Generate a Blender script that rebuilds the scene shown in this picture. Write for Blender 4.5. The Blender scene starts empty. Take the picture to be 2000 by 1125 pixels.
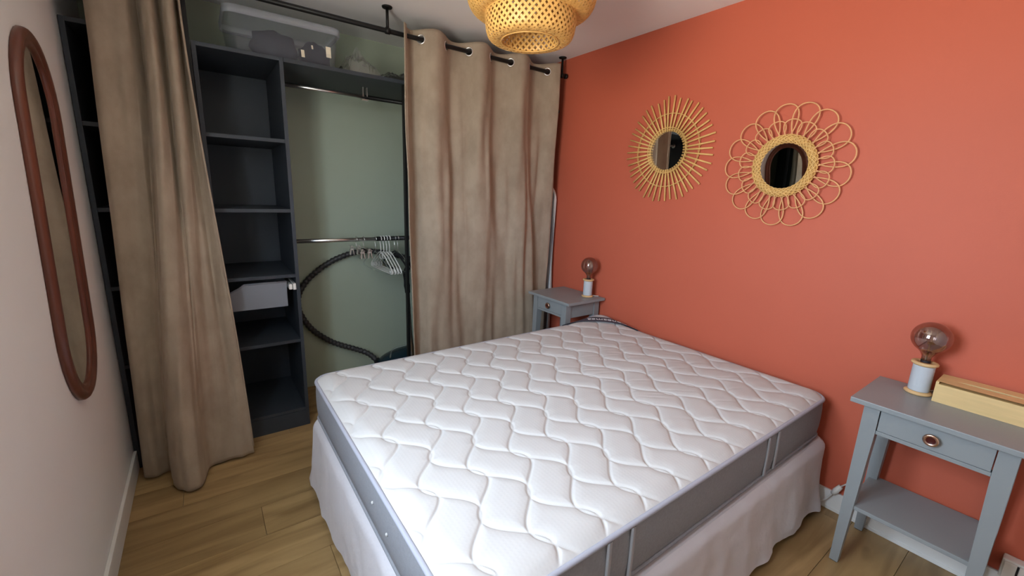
import bpy, bmesh, math, random
import numpy as np
from mathutils import Vector, Matrix, noise as mnoise

rnd = random.Random(7)
scene = bpy.context.scene
COL = scene.collection
PI = math.pi

# ------------------------------------------------------------------ camera
F_PX, PITCH, YAW, ROLL, CAM_H = 827.7554, -0.218, 0.6312, 0.0355, 1.3926
cam_data = bpy.data.cameras.new('camera')
cam_data.sensor_fit = 'HORIZONTAL'
cam_data.sensor_width = 36.0
cam_data.lens = 36.0 * F_PX / 2000.0
cam_data.clip_start = 0.02
cam = bpy.data.objects.new('camera', cam_data)
COL.objects.link(cam)
_fw = Vector((math.sin(YAW) * math.cos(PITCH), math.cos(YAW) * math.cos(PITCH), math.sin(PITCH)))
_rt = Vector((math.cos(YAW), -math.sin(YAW), 0))
_up = _rt.cross(_fw)
_r2 = _rt * math.cos(ROLL) + _up * math.sin(ROLL)
_u2 = -_rt * math.sin(ROLL) + _up * math.cos(ROLL)
cam.matrix_world = Matrix(((_r2.x, _u2.x, -_fw.x, 0), (_r2.y, _u2.y, -_fw.y, 0),
                           (_r2.z, _u2.z, -_fw.z, CAM_H), (0, 0, 0, 1)))
scene.camera = cam

# ------------------------------------------------------------------ world, daylight, exposure
WORLD_STRENGTH = 13.0
world = bpy.data.worlds.new('overcast_sky')
scene.world = world
world.use_nodes = True
wn = world.node_tree
wn.nodes.clear()
wo = wn.nodes.new('ShaderNodeOutputWorld')
wb = wn.nodes.new('ShaderNodeBackground')
wb.inputs['Strength'].default_value = WORLD_STRENGTH
wtc = wn.nodes.new('ShaderNodeTexCoord')
wsep = wn.nodes.new('ShaderNodeSeparateXYZ')
wr = wn.nodes.new('ShaderNodeValToRGB')
wr.color_ramp.elements[0].position = 0.48
wr.color_ramp.elements[0].color = (0.76, 0.72, 0.64, 1)
wr.color_ramp.elements[1].position = 0.51
wr.color_ramp.elements[1].color = (0.64, 0.76, 0.92, 1)
wma = wn.nodes.new('ShaderNodeMath'); wma.operation = 'MULTIPLY_ADD'
wma.inputs[1].default_value = 0.5; wma.inputs[2].default_value = 0.5
wn.links.new(wtc.outputs['Generated'], wsep.inputs[0])
wn.links.new(wsep.outputs['Z'], wma.inputs[0])
wn.links.new(wma.outputs[0], wr.inputs[0])
wn.links.new(wr.outputs[0], wb.inputs['Color'])
wn.links.new(wb.outputs[0], wo.inputs[0])

# room constants (metres)
XR, XL, H, YB, YN = 2.264, -0.388, 2.36, 3.10, -0.75
WY0, WY1, WZ0, WZ1 = 0.35, 1.20, 1.02, 2.10      # window opening in the left wall
T = 0.14
YROD, ZROD = 2.50, 2.240
YF = 2.565                                       # front of the shelf units

# daylight portal in the window opening (guides sampling, adds no light of its own)
pl = bpy.data.lights.new('window_left_offscreen', 'AREA')
pl.shape = 'RECTANGLE'; pl.size = WZ1 - WZ0; pl.size_y = WY1 - WY0
pl.cycles.is_portal = True
plo = bpy.data.objects.new('window_left_offscreen', pl); COL.objects.link(plo)
plo.location = (XL - T - 0.005, (WY0 + WY1) / 2, (WZ0 + WZ1) / 2)
plo.rotation_euler = (0, -PI / 2, 0)

scene.view_settings.view_transform = 'Standard'
scene.view_settings.look = 'None'
scene.view_settings.gamma = 1.0
scene.view_settings.use_curve_mapping = False
scene.view_settings.exposure = 1.52

# ------------------------------------------------------------------ helpers
def lin(r, g, b):
    f = lambda c: c / 12.92 if c <= 0.04045 else ((c + 0.055) / 1.055) ** 2.4
    return (f(r / 255), f(g / 255), f(b / 255), 1)

MATS = {}
def mat(name, col, rough=0.6, metal=0.0, var=0.0, vscale=8.0, stretch=None, bump=0.0, bscale=60.0,
        spec=0.5, trans=0.0, ior=1.45, sheen=0.0, objrand=0.0, coord='Object'):
    m = bpy.data.materials.new(name); m.use_nodes = True
    nt = m.node_tree; b = nt.nodes['Principled BSDF']
    b.inputs['Base Color'].default_value = col
    b.inputs['Roughness'].default_value = rough
    b.inputs['Metallic'].default_value = metal
    b.inputs['Specular IOR Level'].default_value = spec
    b.inputs['Transmission Weight'].default_value = trans
    b.inputs['IOR'].default_value = ior
    if sheen:
        b.inputs['Sheen Weight'].default_value = sheen
        b.inputs['Sheen Roughness'].default_value = 0.5
    tc = nt.nodes.new('ShaderNodeTexCoord'); mp = nt.nodes.new('ShaderNodeMapping')
    nt.links.new(tc.outputs[coord], mp.inputs[0])
    if stretch: mp.inputs['Scale'].default_value = stretch
    if var or objrand:
        n = nt.nodes.new('ShaderNodeTexNoise'); n.inputs['Scale'].default_value = vscale
        n.inputs['Detail'].default_value = 5
        nt.links.new(mp.outputs[0], n.inputs['Vector'])
        r = nt.nodes.new('ShaderNodeMapRange')
        r.inputs[1].default_value = 0.3; r.inputs[2].default_value = 0.7
        r.inputs[3].default_value = 1 - var; r.inputs[4].default_value = 1 + var
        nt.links.new(n.outputs['Fac'], r.inputs[0])
        last = r.outputs[0]
        if objrand:
            oi = nt.nodes.new('ShaderNodeObjectInfo')
            r2 = nt.nodes.new('ShaderNodeMapRange')
            r2.inputs[3].default_value = 1 - objrand; r2.inputs[4].default_value = 1 + objrand
            nt.links.new(oi.outputs['Random'], r2.inputs[0])
            mm = nt.nodes.new('ShaderNodeMath'); mm.operation = 'MULTIPLY'
            nt.links.new(last, mm.inputs[0]); nt.links.new(r2.outputs[0], mm.inputs[1]); last = mm.outputs[0]
        mx = nt.nodes.new('ShaderNodeVectorMath'); mx.operation = 'SCALE'
        mx.inputs[0].default_value = col[:3]
        nt.links.new(last, mx.inputs['Scale'])
        nt.links.new(mx.outputs[0], b.inputs['Base Color'])
    if bump:
        n2 = nt.nodes.new('ShaderNodeTexNoise'); n2.inputs['Scale'].default_value = bscale
        n2.inputs['Detail'].default_value = 4
        nt.links.new(mp.outputs[0], n2.inputs['Vector'])
        bp = nt.nodes.new('ShaderNodeBump'); bp.inputs['Strength'].default_value = bump
        bp.inputs['Distance'].default_value = 0.004
        nt.links.new(n2.outputs['Fac'], bp.inputs['Height'])
        nt.links.new(bp.outputs[0], b.inputs['Normal'])
    MATS[name] = m
    return m

def see_through(name, col, alpha, rough=0.15, gloss=0.25):
    """thin clear or milky plastic / glass: transparent mixed with a little diffuse and gloss"""
    m = bpy.data.materials.new(name); m.use_nodes = True
    nt = m.node_tree; nt.nodes.clear()
    o = nt.nodes.new('ShaderNodeOutputMaterial')
    t = nt.nodes.new('ShaderNodeBsdfTransparent'); t.inputs[0].default_value = (0.97, 0.98, 0.98, 1)
    d = nt.nodes.new('ShaderNodeBsdfDiffuse'); d.inputs[0].default_value = col
    g = nt.nodes.new('ShaderNodeBsdfGlossy'); g.inputs['Roughness'].default_value = rough
    a = nt.nodes.new('ShaderNodeMixShader'); a.inputs[0].default_value = gloss
    b = nt.nodes.new('ShaderNodeMixShader'); b.inputs[0].default_value = alpha
    nt.links.new(d.outputs[0], a.inputs[1]); nt.links.new(g.outputs[0], a.inputs[2])
    nt.links.new(t.outputs[0], b.inputs[1]); nt.links.new(a.outputs[0], b.inputs[2])
    nt.links.new(b.outputs[0], o.inputs[0])
    MATS[name] = m
    return m

class MB:
    """collects shapes (world coordinates) for ONE mesh object"""
    def __init__(s): s.v = []; s.f = []; s.mi = []; s.smooth = []
    def add(s, vs, fs, mi=0, smooth=False):
        o = len(s.v); s.v += [tuple(map(float, p)) for p in vs]
        for f in fs:
            s.f.append(tuple(i + o for i in f)); s.mi.append(mi); s.smooth.append(smooth)
        return s
    def box(s, x0, x1, y0, y1, z0, z1, bev=0.0, mi=0):
        bm = bmesh.new(); bmesh.ops.create_cube(bm, size=1)
        for v in bm.verts:
            v.co = Vector(((x0 + x1) / 2 + v.co.x * (x1 - x0), (y0 + y1) / 2 + v.co.y * (y1 - y0), (z0 + z1) / 2 + v.co.z * (z1 - z0)))
        if bev: bmesh.ops.bevel(bm, geom=bm.edges[:], offset=bev, segments=2, affect='EDGES', profile=0.6)
        bm.verts.index_update()
        s.add([v.co for v in bm.verts], [[v.index for v in f.verts] for f in bm.faces], mi)
        bm.free(); return s
    def hexa(s, bot, top, mi=0):
        s.add(list(bot) + list(top), [(3, 2, 1, 0), (4, 5, 6, 7)] + [(i, (i + 1) % 4, 4 + (i + 1) % 4, 4 + i) for i in range(4)], mi); return s
    def tube(s, path, r, seg=8, closed=False, mi=0, caps=True):
        P = [Vector(p) for p in path]; n = len(P)
        R = r if hasattr(r, '__len__') else [r] * n
        vs = []; prev = None
        for i in range(n):
            if closed: t = P[(i + 1) % n] - P[i - 1]
            else: t = P[min(i + 1, n - 1)] - P[max(i - 1, 0)]
            if t.length < 1e-9: t = Vector((0, 0, 1))
            t.normalize()
            if prev is None:
                a = Vector((0, 0, 1)) if abs(t.z) < 0.9 else Vector((1, 0, 0))
                u = t.cross(a).normalized()
            else:
                u = prev - t * prev.dot(t)
                u = u.normalized() if u.length > 1e-6 else t.orthogonal().normalized()
            prev = u; w = t.cross(u)
            for k in range(seg):
                an = 2 * PI * k / seg
                vs.append(P[i] + (u * math.cos(an) + w * math.sin(an)) * R[i])
        fs = []
        for i in range(n if closed else n - 1):
            j = (i + 1) % n
            for k in range(seg):
                l = (k + 1) % seg
                fs.append((i * seg + k, i * seg + l, j * seg + l, j * seg + k))
        if not closed and caps:
            fs.append(tuple(reversed(range(seg)))); fs.append(tuple((n - 1) * seg + k for k in range(seg)))
        s.add(vs, fs, mi, True); return s
    def lathe(s, prof, centre, seg=32, axis='z', mi=0, smooth=True, mis=None):
        c = Vector(centre); vs = []; fs = []
        for (r, h) in prof:
            for k in range(seg):
                a = 2 * PI * k / seg; p = (r * math.cos(a), r * math.sin(a), h)
                if axis == 'x': p = (p[2], p[0], p[1])
                if axis == 'y': p = (p[1], p[2], p[0])
                vs.append(c + Vector(p))
        base = len(s.f)
        for i in range(len(prof) - 1):
            for k in range(seg):
                l = (k + 1) % seg
                fs.append((i * seg + k, i * seg + l, (i + 1) * seg + l, (i + 1) * seg + k))
        s.add(vs, fs, mi, smooth)
        if mis:
            for i, m_ in enumerate(mis):
                for k in range(seg): s.mi[base + i * seg + k] = m_
        return s
    def grid(s, pts, nu, nv, mi=0, close_u=False, skip=None):
        fs = []
        for j in range(nv - 1):
            for i in range(nu if close_u else nu - 1):
                i2 = (i + 1) % nu
                q = (j * nu + i, j * nu + i2, (j + 1) * nu + i2, (j + 1) * nu + i)
                if skip and skip(q): continue
                fs.append(q)
        s.add(pts, fs, mi, True); return s
    def build(s, name, mats, parent=None, weld=False):
        me = bpy.data.meshes.new(name)
        off = parent['_o'] if parent is not None and '_o' in parent else (0, 0, 0)
        o = bpy.data.objects.new(name, me)
        if parent is None:
            xs = np.array(s.v); off = ((xs[:, 0].min() + xs[:, 0].max()) / 2, (xs[:, 1].min() + xs[:, 1].max()) / 2, xs[:, 2].min())
            o.location = off
        me.from_pydata([(x - off[0], y - off[1], z - off[2]) for x, y, z in s.v], [], s.f)
        me.polygons.foreach_set('material_index', s.mi)
        me.polygons.foreach_set('use_smooth', s.smooth)
        for m in (mats if isinstance(mats, (list, tuple)) else [mats]): me.materials.append(m)
        bm = bmesh.new(); bm.from_mesh(me)
        if weld: bmesh.ops.remove_doubles(bm, verts=bm.verts[:], dist=1e-5)
        bmesh.ops.recalc_face_normals(bm, faces=bm.faces[:]); bm.to_mesh(me); bm.free()
        COL.objects.link(o)
        if parent is not None: o.parent = parent
        if '_o' not in o: OFFS.append((o, off)); o['_o'] = list(off)
        return o
OFFS = []

def tag(o, label=None, cat=None, group=None, kind=None):
    if label: o['label'] = label
    if cat: o['category'] = cat
    if group: o['group'] = group
    if kind: o['kind'] = kind
    return o
def thing(name, loc, label, cat, group=None):
    o = bpy.data.objects.new(name, None); COL.objects.link(o)
    o.empty_display_size = 0.05
    o.location = loc; o['_o'] = list(loc); OFFS.append((o, loc))
    return tag(o, label, cat, group)
def struct(o): o['kind'] = 'structure'; return o

def catmull(P, n):
    P = [np.array(p, float) for p in P]
    Q = [2 * P[0] - P[1]] + P + [2 * P[-1] - P[-2]]
    out = []
    for i in range(1, len(Q) - 2):
        for t in np.linspace(0, 1, 24, endpoint=False):
            a, b, c, d = Q[i - 1], Q[i], Q[i + 1], Q[i + 2]
            out.append(0.5 * (2 * b + (c - a) * t + (2 * a - 5 * b + 4 * c - d) * t * t + (3 * b - a - 3 * c + d) * t ** 3))
    out.append(P[-1]); out = np.array(out)
    s = np.concatenate([[0], np.cumsum(np.linalg.norm(np.diff(out, axis=0), axis=1))])
    tt = np.linspace(0, s[-1], n)
    return np.stack([np.interp(tt, s, out[:, k]) for k in range(out.shape[1])], 1)

def resample(P, n):
    P = np.array(P, float)
    s = np.concatenate([[0], np.cumsum(np.linalg.norm(np.diff(P, axis=0), axis=1))])
    tt = np.linspace(0, s[-1], n)
    return np.stack([np.interp(tt, s, P[:, k]) for k in range(P.shape[1])], 1)

# ------------------------------------------------------------------ materials
M = {}
M['red'] = mat('terracotta_paint', lin(197, 99, 74), 0.55, var=0.03, vscale=1.5, bump=0.05, bscale=220, spec=0.35)
M['white_wall'] = mat('white_wall_paint', lin(239, 238, 235), 0.7, var=0.015, vscale=2, bump=0.05, bscale=200)
M['ceil'] = mat('ceiling_paint', lin(243, 242, 239), 0.8, bump=0.03, bscale=150)
M['sage'] = mat('sage_green_paint', lin(170, 181, 162), 0.6, var=0.02, vscale=2, bump=0.05, bscale=200)
M['trim'] = mat('white_gloss_trim', lin(232, 231, 227), 0.35)
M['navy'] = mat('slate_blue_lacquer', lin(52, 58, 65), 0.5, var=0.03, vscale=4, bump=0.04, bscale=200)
M['black'] = mat('matt_black_metal', lin(26, 25, 25), 0.45, metal=0.3)
M['blackplastic'] = mat('black_plastic', lin(24, 25, 28), 0.4)
M['chrome'] = mat('chrome', (0.8, 0.79, 0.77, 1), 0.32, metal=1)
M['grey_paint'] = mat('grey_furniture_paint', lin(141, 146, 147), 0.42, var=0.02, vscale=5, bump=0.05, bscale=120)
M['mirror'] = mat('mirror_glass', (0.78, 0.8, 0.79, 1), 0.01, metal=1)
M['rattan'] = mat('rattan_cane', lin(222, 178, 108), 0.5, var=0.12, vscale=25)
M['rattan_loop'] = mat('rattan_loops', lin(224, 170, 116), 0.5, var=0.08, vscale=25)
M['bamboo_strip'] = mat('bamboo_strips', lin(222, 172, 98), 0.45, var=0.12, vscale=30)
M['mahogany'] = mat('reddish_brown_wood', lin(98, 56, 42), 0.3, var=0.25, vscale=6, stretch=(3, 3, 0.6))
M['bamboo'] = mat('bamboo_block', lin(222, 190, 134), 0.45, var=0.07, vscale=9, stretch=(8, 0.7, 8))
M['pale_wood'] = mat('pale_beech', lin(218, 180, 128), 0.5, var=0.06, vscale=20)
M['thread'] = mat('pale_grey_thread', lin(196, 200, 204), 0.8)
M['copper'] = mat('copper_ring', (0.62, 0.42, 0.32, 1), 0.25, metal=1)
M['knob_in'] = mat('dark_red_enamel', lin(70, 24, 20), 0.25)
M['white_plastic'] = mat('white_plastic', lin(228, 226, 220), 0.35)
M['skirt'] = mat('white_skirt_cloth', lin(206, 203, 207), 0.85, bump=0.45, bscale=38, sheen=0.2)
M['tick'] = mat('white_knit_ticking', lin(200, 198, 196), 0.85, bump=0.0)
M['border'] = mat('grey_mattress_border', lin(140, 142, 147), 0.85, var=0.06, vscale=120, bump=0.2, bscale=300)
M['piping'] = mat('grey_piping', lin(168, 170, 182), 0.7)
M['strap'] = mat('light_grey_strap', lin(168, 172, 178), 0.7)
M['label_band'] = mat('dark_grey_band', lin(72, 70, 80), 0.7)
M['label_text'] = mat('white_thread_lettering', lin(220, 216, 216), 0.7)
M['hose'] = mat('dark_grey_hose', lin(52, 52, 54), 0.4)
M['hose_l'] = mat('grey_hose_stripe', lin(112, 112, 110), 0.4)
M['vac'] = mat('dark_teal_plastic', lin(24, 44, 54), 0.25)
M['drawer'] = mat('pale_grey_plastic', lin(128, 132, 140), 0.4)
M['cloth_dark'] = mat('dark_blue_cloth', lin(22, 24, 34), 0.9, var=0.2, vscale=12)
M['paper'] = mat('cream_paper', lin(232, 220, 196), 0.8)
M['bag_dark'] = mat('dark_glossy_plastic', lin(46, 48, 44), 0.15)
M['boxplastic'] = see_through('milky_plastic', lin(192, 196, 212), 0.085, 0.3, 0.15)
M['lidplastic'] = see_through('milky_lid_plastic', lin(200, 204, 216), 0.42, 0.35, 0.12)
M['clear'] = see_through('clear_film', lin(196, 194, 184), 0.28, 0.08, 0.75)
M['clear_hard'] = see_through('clear_acrylic', lin(210, 220, 215), 0.25, 0.1, 0.6)
M['pane'] = see_through('window_glass', lin(230, 235, 235), 0.06, 0.02, 0.95)
M['smoke'] = mat('smoked_glass', (0.84, 0.79, 0.77, 1), 0.02, trans=1.0, ior=1.45)
_nt = M['smoke'].node_tree; _pb = _nt.nodes['Principled BSDF']; _pb.inputs['Base Color'].default_value = (0.76, 0.69, 0.66, 1)
_gl = _nt.nodes.new('ShaderNodeBsdfGlossy'); _gl.inputs['Roughness'].default_value = 0.03; _gl.inputs['Color'].default_value = (0.55, 0.48, 0.46, 1)
_mx = _nt.nodes.new('ShaderNodeMixShader'); _mx.inputs[0].default_value = 0.22
_nt.links.new(_pb.outputs[0], _mx.inputs[1]); _nt.links.new(_gl.outputs[0], _mx.inputs[2])
_nt.links.new(_mx.outputs[0], _nt.nodes['Material Output'].inputs[0])
M['rim_core'] = mat('cane_core', lin(222, 178, 108), 0.6)
M['filament'] = mat('filament_wire', lin(190, 150, 90), 0.3, metal=1)
M['cable'] = mat('white_cable', lin(214, 212, 206), 0.5)
M['socket_slot'] = mat('dark_slot', lin(38, 30, 32), 0.6)

def curtain_mat():
    m = mat('taupe_velvet', lin(154, 134, 114), 0.9, bump=0.15, bscale=400, sheen=0.35)
    nt = m.node_tree; b = nt.nodes['Principled BSDF']
    tc = nt.nodes.new('ShaderNodeTexCoord'); mp = nt.nodes.new('ShaderNodeMapping')
    mp.inputs['Scale'].default_value = (8, 8, 5.0); nt.links.new(tc.outputs['Object'], mp.inputs[0])
    n = nt.nodes.new('ShaderNodeTexNoise'); n.inputs['Scale'].default_value = 1.0; n.inputs['Detail'].default_value = 6
    n.inputs['Roughness'].default_value = 0.62
    nt.links.new(mp.outputs[0], n.inputs['Vector'])
    r = nt.nodes.new('ShaderNodeValToRGB')
    r.color_ramp.elements[0].position = 0.36; r.color_ramp.elements[0].color = lin(150, 133, 114)
    r.color_ramp.elements[1].position = 0.62; r.color_ramp.elements[1].color = lin(167, 150, 130)
    nt.links.new(n.outputs['Fac'], r.inputs[0]); nt.links.new(r.outputs[0], b.inputs['Base Color'])
    b.inputs['Sheen Tint'].default_value = lin(190, 175, 155)
    return m
M['velvet'] = curtain_mat()

def oak_mat():
    m = mat('oak_planks', lin(150, 118, 76), 0.38, spec=0.4)
    nt = m.node_tree; b = nt.nodes['Principled BSDF']
    tc = nt.nodes.new('ShaderNodeTexCoord'); oi = nt.nodes.new('ShaderNodeObjectInfo')
    ad = nt.nodes.new('ShaderNodeVectorMath'); ad.operation = 'ADD'
    sc = nt.nodes.new('ShaderNodeVectorMath'); sc.operation = 'SCALE'; sc.inputs[0].default_value = (13, 7, 5)
    nt.links.new(oi.outputs['Random'], sc.inputs['Scale'])
    nt.links.new(tc.outputs['Object'], ad.inputs[0]); nt.links.new(sc.outputs[0], ad.inputs[1])
    mp = nt.nodes.new('ShaderNodeMapping'); mp.inputs['Scale'].default_value = (1.6, 14, 14)
    nt.links.new(ad.outputs[0], mp.inputs[0])
    n = nt.nodes.new('ShaderNodeTexNoise'); n.inputs['Scale'].default_value = 1.0; n.inputs['Detail'].default_value = 6
    n.inputs['Distortion'].default_value = 0.8
    nt.links.new(mp.outputs[0], n.inputs['Vector'])
    r = nt.nodes.new('ShaderNodeValToRGB')
    r.color_ramp.elements[0].position = 0.28; r.color_ramp.elements[0].color = lin(130, 103, 66)
    r.color_ramp.elements[1].position = 0.66; r.color_ramp.elements[1].color = lin(174, 145, 100)
    nt.links.new(n.outputs['Fac'], r.inputs[0])
    r2 = nt.nodes.new('ShaderNodeMapRange'); r2.inputs[3].default_value = 0.88; r2.inputs[4].default_value = 1.1
    nt.links.new(oi.outputs['Random'], r2.inputs[0])
    mx = nt.nodes.new('ShaderNodeVectorMath'); mx.operation = 'SCALE'
    nt.links.new(r.outputs[0], mx.inputs[0]); nt.links.new(r2.outputs[0], mx.inputs['Scale'])
    # knots
    vo = nt.nodes.new('ShaderNodeTexNoise'); vo.inputs['Scale'].default_value = 1.0
    mp2 = nt.nodes.new('ShaderNodeMapping'); mp2.inputs['Scale'].default_value = (3.5, 8, 8)
    nt.links.new(ad.outputs[0], mp2.inputs[0]); nt.links.new(mp2.outputs[0], vo.inputs['Vector'])
    kr = nt.nodes.new('ShaderNodeMapRange'); kr.inputs[1].default_value = 0.68; kr.inputs[2].default_value = 0.78
    kr.inputs[3].default_value = 1.0; kr.inputs[4].default_value = 0.62
    nt.links.new(vo.outputs['Fac'], kr.inputs[0])
    m3 = nt.nodes.new('ShaderNodeVectorMath'); m3.operation = 'SCALE'
    nt.links.new(mx.outputs[0], m3.inputs[0]); nt.links.new(kr.outputs[0], m3.inputs['Scale'])
    nt.links.new(m3.outputs[0], b.inputs['Base Color'])
    bp = nt.nodes.new('ShaderNodeBump'); bp.inputs['Strength'].default_value = 0.15; bp.inputs['Distance'].default_value = 0.002
    nt.links.new(n.outputs['Fac'], bp.inputs['Height']); nt.links.new(bp.outputs[0], b.inputs['Normal'])
    return m
M['oak'] = oak_mat()

def knit_mat():
    m = M['tick']; nt = m.node_tree; b = nt.nodes['Principled BSDF']
    tc = nt.nodes.new('ShaderNodeTexCoord')
    hs = []
    for ax, ph in (('X', 0.0), ('Y', 0.0)):
        w = nt.nodes.new('ShaderNodeTexWave'); w.wave_type = 'BANDS'; w.bands_direction = ax
        w.inputs['Scale'].default_value = 26; w.inputs['Distortion'].default_value = 0.6
        w.inputs['Detail Scale'].default_value = 6
        nt.links.new(tc.outputs['Object'], w.inputs['Vector']); hs.append(w)
    mm = nt.nodes.new('ShaderNodeMath'); mm.operation = 'MULTIPLY'
    nt.links.new(hs[0].outputs['Fac'], mm.inputs[0]); nt.links.new(hs[1].outputs['Fac'], mm.inputs[1])
    bp = nt.nodes.new('ShaderNodeBump'); bp.inputs['Strength'].default_value = 0.14; bp.inputs['Distance'].default_value = 0.0012
    nt.links.new(mm.outputs[0], bp.inputs['Height']); nt.links.new(bp.outputs[0], b.inputs['Normal'])
knit_mat()

# ------------------------------------------------------------------ room shell
floor = struct(MB().box(XL - 0.02, XR + 0.02, YN - 0.02, YB + 0.02, -0.12, -0.014).build('floor', M['oak']))
PW, y, row = 0.192, YN + 0.003, 0
while y < YB - 0.01:
    y1 = min(y + PW, YB - 0.002); x = XL + 0.003 - [0.0, 0.82, 0.41, 1.1, 0.2, 0.62][row % 6]
    while x < XR:
        a, b_ = max(x, XL + 0.003), min(x + 1.29, XR - 0.003)
        if b_ - a > 0.02:
            mb = MB().box(a + 0.0006, b_ - 0.0006, y + 0.0006, y1 - 0.0006, -0.0139, 0.0, bev=0.0012)
            mb.build('plank', M['oak'], floor)
        x += 1.29
    y = y1; row += 1
struct(MB().box(XL - T, XR + 0.15, YN - 0.15, YB + 0.15, H, H + 0.12).build('ceiling', M['ceil']))
struct(MB().box(XR, XR + 0.15, YN - 0.15, YB + 0.15, -0.12, H).build('wall_right', M['red']))
struct(MB().box(XL - T, XR, YB, YB + 0.15, -0.12, H).build('wall_back', M['sage']))
struct(MB().box(XL - T, XR, YN - T, YN, -0.12, H).build('wall_near', M['white_wall']))
wl = MB()
wl.box(XL - T, XL, YN, WY0, -0.12, H).box(XL - T, XL, WY1, YB, -0.12, H)
wl.box(XL - T, XL, WY0, WY1, -0.12, WZ0).box(XL - T, XL, WY0, WY1, WZ1, H)
struct(wl.build('wall_left', M['white_wall']))
def skirting(name, x0, x1, y0, y1, h):
    mb = MB()
    # stepped profile: main board and a thin lower lip
    mb.box(x0, x1, y0, y1, 0.001, h, bev=0.002)
    return struct(mb.build(name, M['trim']))
skirting('baseboard_right', XR - 0.012, XR - 0.0005, YN + 0.002, 2.55, 0.095)
struct(MB().box(XR - 0.016, XR - 0.012, YN + 0.002, 2.55, 0.001, 0.016, bev=0.001).build('trim_1', M['trim']))
skirting('baseboard_left', XL + 0.0005, XL + 0.013, YN + 0.002, YF - 0.005, 0.10)

# window in the left wall (light of the room comes from here)
def window(name, a0, a1, z0, z1, put):
    # put(u0, u1, d0, d1): horizontal span along the wall, depth from the inner wall face outwards -> x0, x1, y0, y1
    win = bpy.data.objects.new(name, None); COL.objects.link(win)
    q = put((a0 + a1) / 2, (a0 + a1) / 2, 0.05, 0.05)
    win.location = (q[0], q[2], z0); win['_o'] = list(win.location); struct(win)
    def bx(mb, u0, u1, d0, d1, za, zb, bev=0.0): mb.box(*put(u0, u1, d0, d1), za, zb, bev)
    fr = MB(); f = 0.03
    bx(fr, a0 + 0.001, a0 + f, 0.02, 0.075, z0 + 0.001, z1 - 0.001); bx(fr, a1 - f, a1 - 0.001, 0.02, 0.075, z0 + 0.001, z1 - 0.001)
    bx(fr, a0 + f, a1 - f, 0.02, 0.075, z0 + 0.001, z0 + f); bx(fr, a0 + f, a1 - f, 0.02, 0.075, z1 - f, z1 - 0.001)
    fr.build('window_frame', M['trim'], win)
    am = (a0 + a1) / 2; s_ = 0.032
    for u0, u1 in ((a0 + f + 0.001, am - 0.001), (am + 0.001, a1 - f - 0.001)):
        sh = MB(); za, zb = z0 + f + 0.001, z1 - f - 0.001
        bx(sh, u0, u0 + s_, 0.012, 0.062, za, zb, 0.003); bx(sh, u1 - s_, u1, 0.012, 0.062, za, zb, 0.003)
        bx(sh, u0 + s_, u1 - s_, 0.012, 0.062, za, za + s_, 0.003); bx(sh, u0 + s_, u1 - s_, 0.012, 0.062, zb - s_, zb, 0.003)
        so = sh.build('sash', M['trim'], win)
        pn = MB(); bx(pn, u0 + s_, u1 - s_, 0.035, 0.041, za + s_, zb - s_); pn.build('pane', M['pane'], so)
    hd = MB(); bx(hd, am - 0.012, am + 0.012, 0.0, 0.0118, (z0 + z1) / 2 - 0.06, (z0 + z1) / 2 + 0.06, 0.003); hd.build('window_handle', M['trim'], win)
    sl = MB(); bx(sl, a0 - 0.02, a1 + 0.02, -0.025, -0.0005, z0 - 0.025, z0 - 0.0005, 0.003); sl.build('window_sill', M['trim'], win)
window('window_1', WY0, WY1, WZ0, WZ1, lambda u0, u1, d0, d1: (XL - d1, XL - d0, u0, u1))

# ------------------------------------------------------------------ closet: shelf units
def shelf_unit(x0, x1, h, shelves, label):
    t = thing('shelf_unit', ((x0 + x1) / 2, (YF + YB) / 2, 0), label, 'shelf unit', 'tall shelf units in the closet')
    p = 0.018; y0, y1 = YF, YB - 0.012
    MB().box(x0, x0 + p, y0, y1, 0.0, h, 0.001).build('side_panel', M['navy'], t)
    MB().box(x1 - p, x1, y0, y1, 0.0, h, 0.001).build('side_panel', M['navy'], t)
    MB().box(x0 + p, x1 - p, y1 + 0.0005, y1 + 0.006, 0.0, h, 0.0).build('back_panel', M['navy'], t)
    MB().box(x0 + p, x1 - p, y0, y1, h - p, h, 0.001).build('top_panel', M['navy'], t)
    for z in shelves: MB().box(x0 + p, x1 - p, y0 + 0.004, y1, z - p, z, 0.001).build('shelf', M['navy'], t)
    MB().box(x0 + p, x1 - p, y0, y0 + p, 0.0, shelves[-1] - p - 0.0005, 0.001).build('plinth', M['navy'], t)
    return t
SH = [1.628, 1.272, 0.918, 0.540, 0.115]
shelf_unit(0.034, 0.405, 2.02, SH, 'slate blue open shelf unit with a plastic drawer, under the storage box')
shelf_unit(XL + 0.003, -0.004, 2.02, SH, 'dark shelf unit squeezed between white wall and gathered curtain')
tag(MB().box(-0.002, 0.032, YF - 0.006, YB - 0.02, 0.0, H - 0.012, 0.001).build('partition_panel', M['black']),
    'tall black upright board between the two shelf units', 'panel')
ZS = 2.02
XP = 1.20
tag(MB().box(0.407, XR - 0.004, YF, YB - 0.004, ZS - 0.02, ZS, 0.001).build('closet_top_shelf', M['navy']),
    'long slate blue shelf board carrying plastic bags above the hanging rails', 'shelf')
post = thing('closet_post', (1.045, YF + 0.03, 0), 'black metal upright holding the top shelf beside the drawn curtain', 'post')
MB().box(1.034, 1.052, YF + 0.004, YF + 0.032, 0.004, ZS - 0.021, 0.002).build('upright', M['black'], post)
MB().box(1.020, 1.070, YF - 0.006, YF + 0.042, 0.0, 0.004, 0.001).build('foot_plate', M['black'], post)
tag(MB().box(1.95, 1.968, YF + 0.03, YB - 0.004, 0.0, ZS - 0.0205, 0.001).build('closet_end_panel', M['navy']),
    'slate blue closet end panel behind the drawn curtain', 'panel')

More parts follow.
